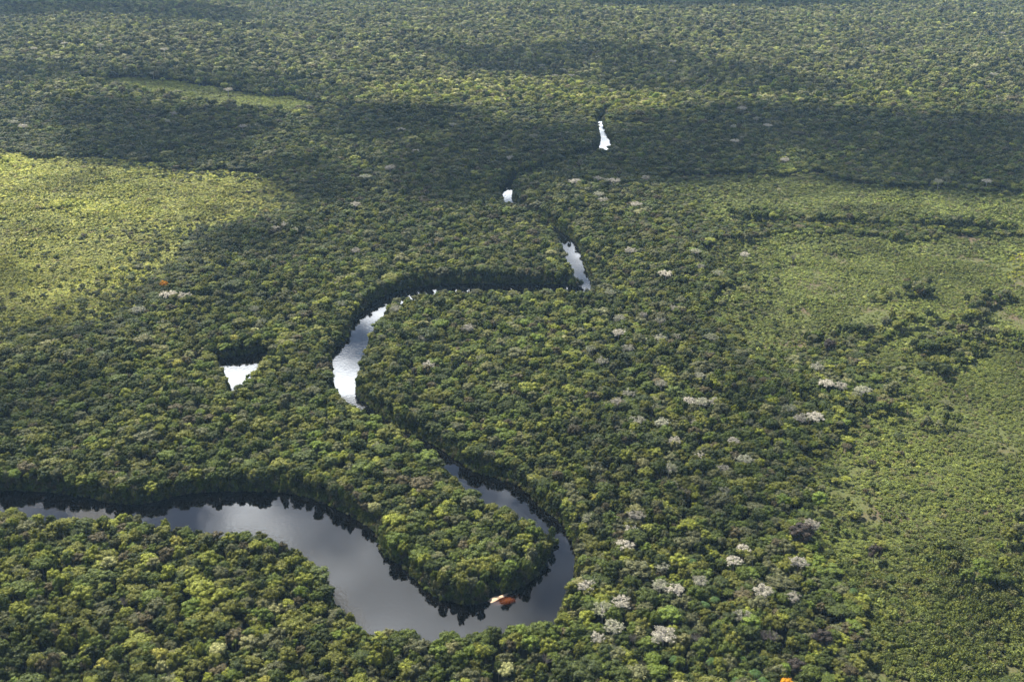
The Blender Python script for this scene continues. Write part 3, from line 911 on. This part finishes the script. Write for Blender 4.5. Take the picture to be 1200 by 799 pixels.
# undergrowth hanging over the waterline and under the forest rim
def sgn_far(a, b_):
    mdl = (a + b_) / 2
    return bool(inside(RIVER, np.array([mdl[0]]), np.array([mdl[1] - 4]))[0])
bp_, br2, bh, bt = [], [], [], []
for P in WATERS[:2]:
    Q = np.roll(P, -1, axis=0)
    for a, b_ in zip(P, Q):
        Ls = np.linalg.norm(b_ - a)
        kN = max(1, int(Ls / 1.9))
        nrm = np.array([(b_ - a)[1], -(b_ - a)[0]]) / (Ls + 1e-9)
        for j in range(kN):
            p = a + (b_ - a) * (j + rng.random()) / kN
            for row in range(3 if sgn_far(a, b_) else 2):
                sgn = 1 if not inside(P, np.array([p[0] + nrm[0] * .5]), np.array([p[1] + nrm[1] * .5]))[0] else -1
                q = p + sgn * nrm * (rng.uniform(-.3, 1.5) + row * rng.uniform(1.5, 3.5))
                bp_.append((q[0], q[1], -.2)); s_ = rng.uniform(.75, 1.3) + row * .45
                br2.append((s_, s_, rng.uniform(.9, 1.8) + row * 1.3))
                bt.append(PAL[rng.choice(8, p=[.3, .24, .14, .04, .15, .08, .04, .01])] * rng.uniform(.8, 1.2))
bp_ = np.array(bp_)
d_s = np.hypot(bp_[:, 0] - cs[0], bp_[:, 1] - cs[1])
k = d_s > 6.5
gn_instancer("bank_undergrowth", bp_[k], rotv(k.sum(), .15), np.array(br2)[k], np.array(bt)[k], rng.integers(0, 5, k.sum()), kshr[:5],
             label="leafy undergrowth crowding the river and pond banks", category="undergrowth")

# ------------------------------------------------------------------ individual plants
ORD = ['first', 'second', 'third', 'fourth', 'fifth', 'sixth', 'seventh', 'eighth', 'ninth', 'tenth', 'eleventh', 'twelfth', 'thirteenth',
       'fourteenth', 'fifteenth', 'sixteenth', 'seventeenth', 'eighteenth', 'nineteenth', 'twentieth']
TENS = {2: 'twenty', 3: 'thirty', 4: 'forty', 5: 'fifty', 6: 'sixty'}
def ordinal(i):
    if i < 20: return ORD[i]
    q = i + 1
    if q % 10 == 0: return TENS[q // 10][:-1] + 'ieth'
    return TENS[q // 10] + '-' + ORD[q % 10 - 1]

def plant(name, key, x, y, z, rot, scl, tn, label, cat, group, parts=("crown", "trunk")):
    e = bpy.data.objects.new(name, None)
    COL.objects.link(e)
    e.location = (x, y, z); e.rotation_euler = rot; e.scale = scl
    e.empty_display_size = 2
    e['label'] = label; e['category'] = cat; e['group'] = group
    for i, pn in enumerate(parts):
        c = bpy.data.objects.new(pn, PROTO[key][i])
        COL.objects.link(c)
        c.parent = e
        if i == 0: c['tint'] = [float(v) for v in tn]
    return e

# the 300 nearest forest trees: rows counted up from the bottom edge of the view
ids = np.where(single)[0]
order = ids[np.argsort(-ppy[ids])]
nrow = 5
rows = np.array_split(order, nrow)
ROW = ['along bottom edge', 'in second row above bottom edge', 'in third row above bottom edge',
       'in fourth row above bottom edge', 'in fifth row above bottom edge']
for ri, row in enumerate(rows):
    for tn_ in range(8):
        sel = [i for i in row if tone[i] == tn_]
        sel.sort(key=lambda i: ppx[i])
        for j, i in enumerate(sel):
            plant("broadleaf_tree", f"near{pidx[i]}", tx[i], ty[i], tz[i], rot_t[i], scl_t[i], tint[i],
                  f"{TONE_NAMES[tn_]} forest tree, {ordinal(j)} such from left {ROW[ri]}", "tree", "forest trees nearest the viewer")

ids = np.where(ssingle)[0]
order = ids[np.argsort(-ppy2[ids])]
for ri, row in enumerate(np.array_split(order, 6)):
    rw = (ROW + ['in sixth row above bottom edge'])[ri]
    for tn_ in range(6):
        sel = sorted([i for i in row if stone[i] == tn_], key=lambda i: ppx2[i])
        for j, i in enumerate(sel):
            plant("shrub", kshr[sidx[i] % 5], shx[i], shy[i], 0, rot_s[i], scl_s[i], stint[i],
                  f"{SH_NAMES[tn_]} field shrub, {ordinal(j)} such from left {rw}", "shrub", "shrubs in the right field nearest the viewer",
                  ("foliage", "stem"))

SPEC = {'pale': ("pale_tree", "white crowned tree", "tree", "white crowned trees scattered through the forest"),
        'palesoft': ("pale_tree", "soft grey crowned tree", "tree", "soft grey crowned trees among the green canopy"),
        'yellow': ("flowering_tree", "yellow crowned tree", "tree", "yellow crowned trees in the forest"),
        'orange': ("flowering_tree", "orange blossoming tree", "tree", "orange blossoming trees"),
        'green': ("broadleaf_tree", "broad vivid green tree", "tree", "broad vivid green trees"),
        'darkbrown': ("broadleaf_tree", "big blackish brown tree", "tree", "blackish brown trees"),
        'bare': ("bare_tree", "leafless grey tree", "tree", "leafless grey trees"),
        'palm': ("palm_tree", "green palm tree", "palm", "palms among the forest trees")}
def region_name(px, py):
    if py < 65: return "in the far forest by the top edge"
    if py < 120: return "in the far forest below the top rim" if px < 560 else "in the far forest beyond the river"
    if py < 200: return "in shadowed forest left of far river reach" if px < 705 else "in shadowed forest right of far river reach"
    if py < 250: return "in the forest left of the upper river" if px < 600 else ("in forest between upper river and right field" if px < 800 else "on the top rim of the right field")
    if px < 360 and py < 380: return "between the left field and the river"
    if px < 400 and py < 480: return "around the small pond"
    if px < 680 and py > 480 and py < 600: return "on the wooded point" if px > 380 else "left of the wooded point"
    if px < 470 and py >= 600: return "in the forest below the left river arm"
    if px < 690 and py >= 600: return "on the bank around the river loop"
    if px < 800 and py < 480: return "in forest right of the middle river"
    if py < 420: return "along the upper left rim of the right field"
    if py < 520: return "where forest meets the middle right field"
    if py < 660: return "in forest between river loop and right field"
    return "in lower forest between river loop and right field"
buckets = {}
for s_ in special:
    buckets.setdefault((s_['kind'], region_name(s_['px'], s_['py'])), []).append(s_)
for (kd, reg), lst in buckets.items():
    lst.sort(key=lambda q: q['px'])
    nm, ph, cat, grp = SPEC[kd]
    for j, q in enumerate(lst):
        if len(lst) == 1: lab = f"{ph} {reg}"
        else: lab = f"{ph}, {ordinal(j)} from left {reg}"
        parts = {'bare': ("twigs", "trunk"), 'palm': ("fronds", "trunk")}.get(kd, ("crown", "trunk"))
        sc_ = q['s'] * {'pale': 1.16, 'palesoft': 1.12}.get(kd, .95)
        plant(nm, q['proto'], q['x'], q['y'], q['z'], (0, 0, q['rot']), (sc_, sc_, q['hs']), q['tint'], lab, cat, grp, parts)

# ------------------------------------------------------------------ clouds that throw the shadows
mc, t = new_mat("cloud")
l = t.links.new
o = nd(t, 'ShaderNodeOutputMaterial')
pv = nd(t, 'ShaderNodeVolumePrincipled')
pv.inputs['Density'].default_value = 0.017
pv.inputs['Color'].default_value = (0.97, 0.97, 0.98, 1)
pv.inputs['Anisotropy'].default_value = 0.5
l(pv.outputs[0], o.inputs['Volume'])

SHADOWS = [
    ([(60, 120), (180, 112), (420, 122), (600, 124), (680, 134), (740, 137), (790, 128), (840, 122), (900, 118), (1010, 128), (1100, 136), (1330, 138),
      (1330, 232), (1180, 224), (1000, 209), (850, 202), (760, 208), (690, 214), (640, 205), (600, 226), (520, 236), (440, 256), (400, 290), (330, 300),
      (250, 292), (225, 270), (330, 258), (310, 225), (255, 206), (150, 192), (90, 178), (60, 150)], 66, "broad"),
    ([(470, 60), (600, 52), (700, 55), (820, 68), (880, 80), (1000, 104), (1010, 112), (880, 112), (760, 108), (640, 96), (540, 82)], 80, "narrow"),
    ([(-90, 74), (0, 76), (150, 82), (280, 88), (380, 98), (450, 110), (400, 116), (250, 104), (130, 97), (0, 97), (-90, 97)], 60, "slim"),
    ([(-90, -4), (110, 0), (200, 6), (290, 12), (300, 27), (230, 33), (110, 27), (0, 28), (-90, 28)], 90, "far"),
    ([(250, 36), (300, 34), (345, 38), (335, 47), (270, 48)], 60, "small"),
    ([(540, -12), (700, -14), (1000, -10), (1010, 8), (900, 12), (660, 8)], 90, "farthest"),
    ([(-90, 420), (60, 410), (130, 390), (190, 420), (210, 470), (160, 540), (60, 560), (-90, 560)], 45, "thin"),
    ([(-90, 266), (60, 268), (200, 272), (225, 290), (190, 330), (150, 380), (60, 400), (-90, 400)], 26, "filmy"),
    ([(700, 400), (820, 380), (930, 430), (960, 520), (900, 620), (800, 600), (720, 500)], 24, "faint"),
]
CZ = 2500.0
for ci_, (pts, rmax, word) in enumerate(SHADOWS):
    P = poly(pts, 12.0)
    lo, hi = P.min(0), P.max(0)
    r = np.random.default_rng(900 + ci_)
    step = rmax * .42
    xs, ys = np.meshgrid(np.arange(lo[0], hi[0], step), np.arange(lo[1], hi[1], step))
    x = xs.ravel() + r.uniform(-.4, .4, xs.size) * step; y = ys.ravel() + r.uniform(-.4, .4, xs.size) * step
    k = inside(P, x, y); x, y = x[k], y[k]
    if not len(x): continue
    d = dist(P, x, y)
    rad = np.clip(d * 1.05 + 8, 14, rmax) * r.uniform(.75, 1.15, len(x))
    flat = .55
    gap_ = vnoise(x, y, 210, 70 + ci_) + .5 * vnoise(x, y, 90, 80 + ci_)
    k = (gap_ > {'broad': -.02, 'far': -2, 'farthest': -2, 'small': -2, 'narrow': -.8}.get(word, -.5)) & (r.random(len(x)) > .05)
    rad = rad * (np.clip(.75 + .5 * (gap_ + .4), .35, 1.15) if word not in ('far', 'farthest', 'small') else 1.0)
    x, y, rad = x[k], y[k], rad[k]
    # torn outskirts
    ne = int(len(x) * .25)
    ex, ey = r.uniform(lo[0] - 60, hi[0] + 60, ne * 6), r.uniform(lo[1] - 80, hi[1] + 80, ne * 6)
    ke = (dist(P, ex, ey) < 75)
    ex, ey = ex[ke][:ne], ey[ke][:ne]
    x, y, rad = np.concatenate([x, ex]), np.concatenate([y, ey]), np.concatenate([rad, r.uniform(.14, .34, len(ex)) * rmax])
    off = S * ((CZ - 12) / S[2])
    import bmesh
    bm = bmesh.new()
    for a, b_, q in zip(x, y, rad):
        mt = Matrix.Translation((a + off[0], b_ + off[1], CZ + q * flat * .4 + r.uniform(-6, 6))) @ Matrix.Diagonal((q, q, q * flat, 1))
        bmesh.ops.create_icosphere(bm, subdivisions=2, radius=1.0, matrix=mt)
    me = bpy.data.meshes.new("cloud"); bm.to_mesh(me); bm.free()
    me.materials.append(mc)
    ob = link("cloud", me, kind="stuff", category="cloud", label=f"{word} drifting cloud overhead, out of the view, shading the forest")
    rm = ob.modifiers.new("merge", 'REMESH'); rm.mode = 'VOXEL'; rm.voxel_size = 14 if rmax < 70 else 20

# ------------------------------------------------------------------ haze
hz, t = new_mat("haze")
l = t.links.new
o = nd(t, 'ShaderNodeOutputMaterial'); pv = nd(t, 'ShaderNodeVolumePrincipled')
pv.inputs['Density'].default_value = 2.5e-5
pv.inputs['Color'].default_value = (0.40, 0.66, 1.0, 1)
pv.inputs['Anisotropy'].default_value = 0.0
l(pv.outputs[0], o.inputs['Volume'])
hb = MB()
x0, x1, y0, y1, z0, z1 = -9100, 9100, -2600, 16100, -1.2, 470
hb.add([(x0, y0, z0), (x1, y0, z0), (x1, y1, z0), (x0, y1, z0), (x0, y0, z1), (x1, y0, z1), (x1, y1, z1), (x0, y1, z1)],
       [(0, 3, 2, 1), (4, 5, 6, 7), (0, 1, 5, 4), (1, 2, 6, 5), (2, 3, 7, 6), (3, 0, 4, 7)])
link("haze", hb.mesh("haze", [hz]), kind="stuff", label="thin blue haze over the distant forest", category="haze")

# ------------------------------------------------------------------ render settings
scene.view_settings.view_transform = 'Standard'
scene.view_settings.look = 'None'
scene.view_settings.exposure = 1.4
scene.view_settings.gamma = 1.0
scene.view_settings.use_curve_mapping = False
cy = scene.cycles
cy.max_bounces = 6; cy.diffuse_bounces = 2; cy.glossy_bounces = 2; cy.transmission_bounces = 2; cy.volume_bounces = 0; cy.sample_clamp_direct = 12.0
cy.transparent_max_bounces = 12
cy.use_denoising = True; cy.denoiser = 'OPENIMAGEDENOISE'; cy.denoising_input_passes = 'RGB_ALBEDO_NORMAL'; cy.denoising_prefilter = 'ACCURATE'
cy.sample_clamp_indirect = 4.0
cy.use_adaptive_sampling = True
cy.adaptive_threshold = 0.02
print("TREES", n, "SHRUBS", m, "BANK", len(bp_), "SPECIAL", len(special))
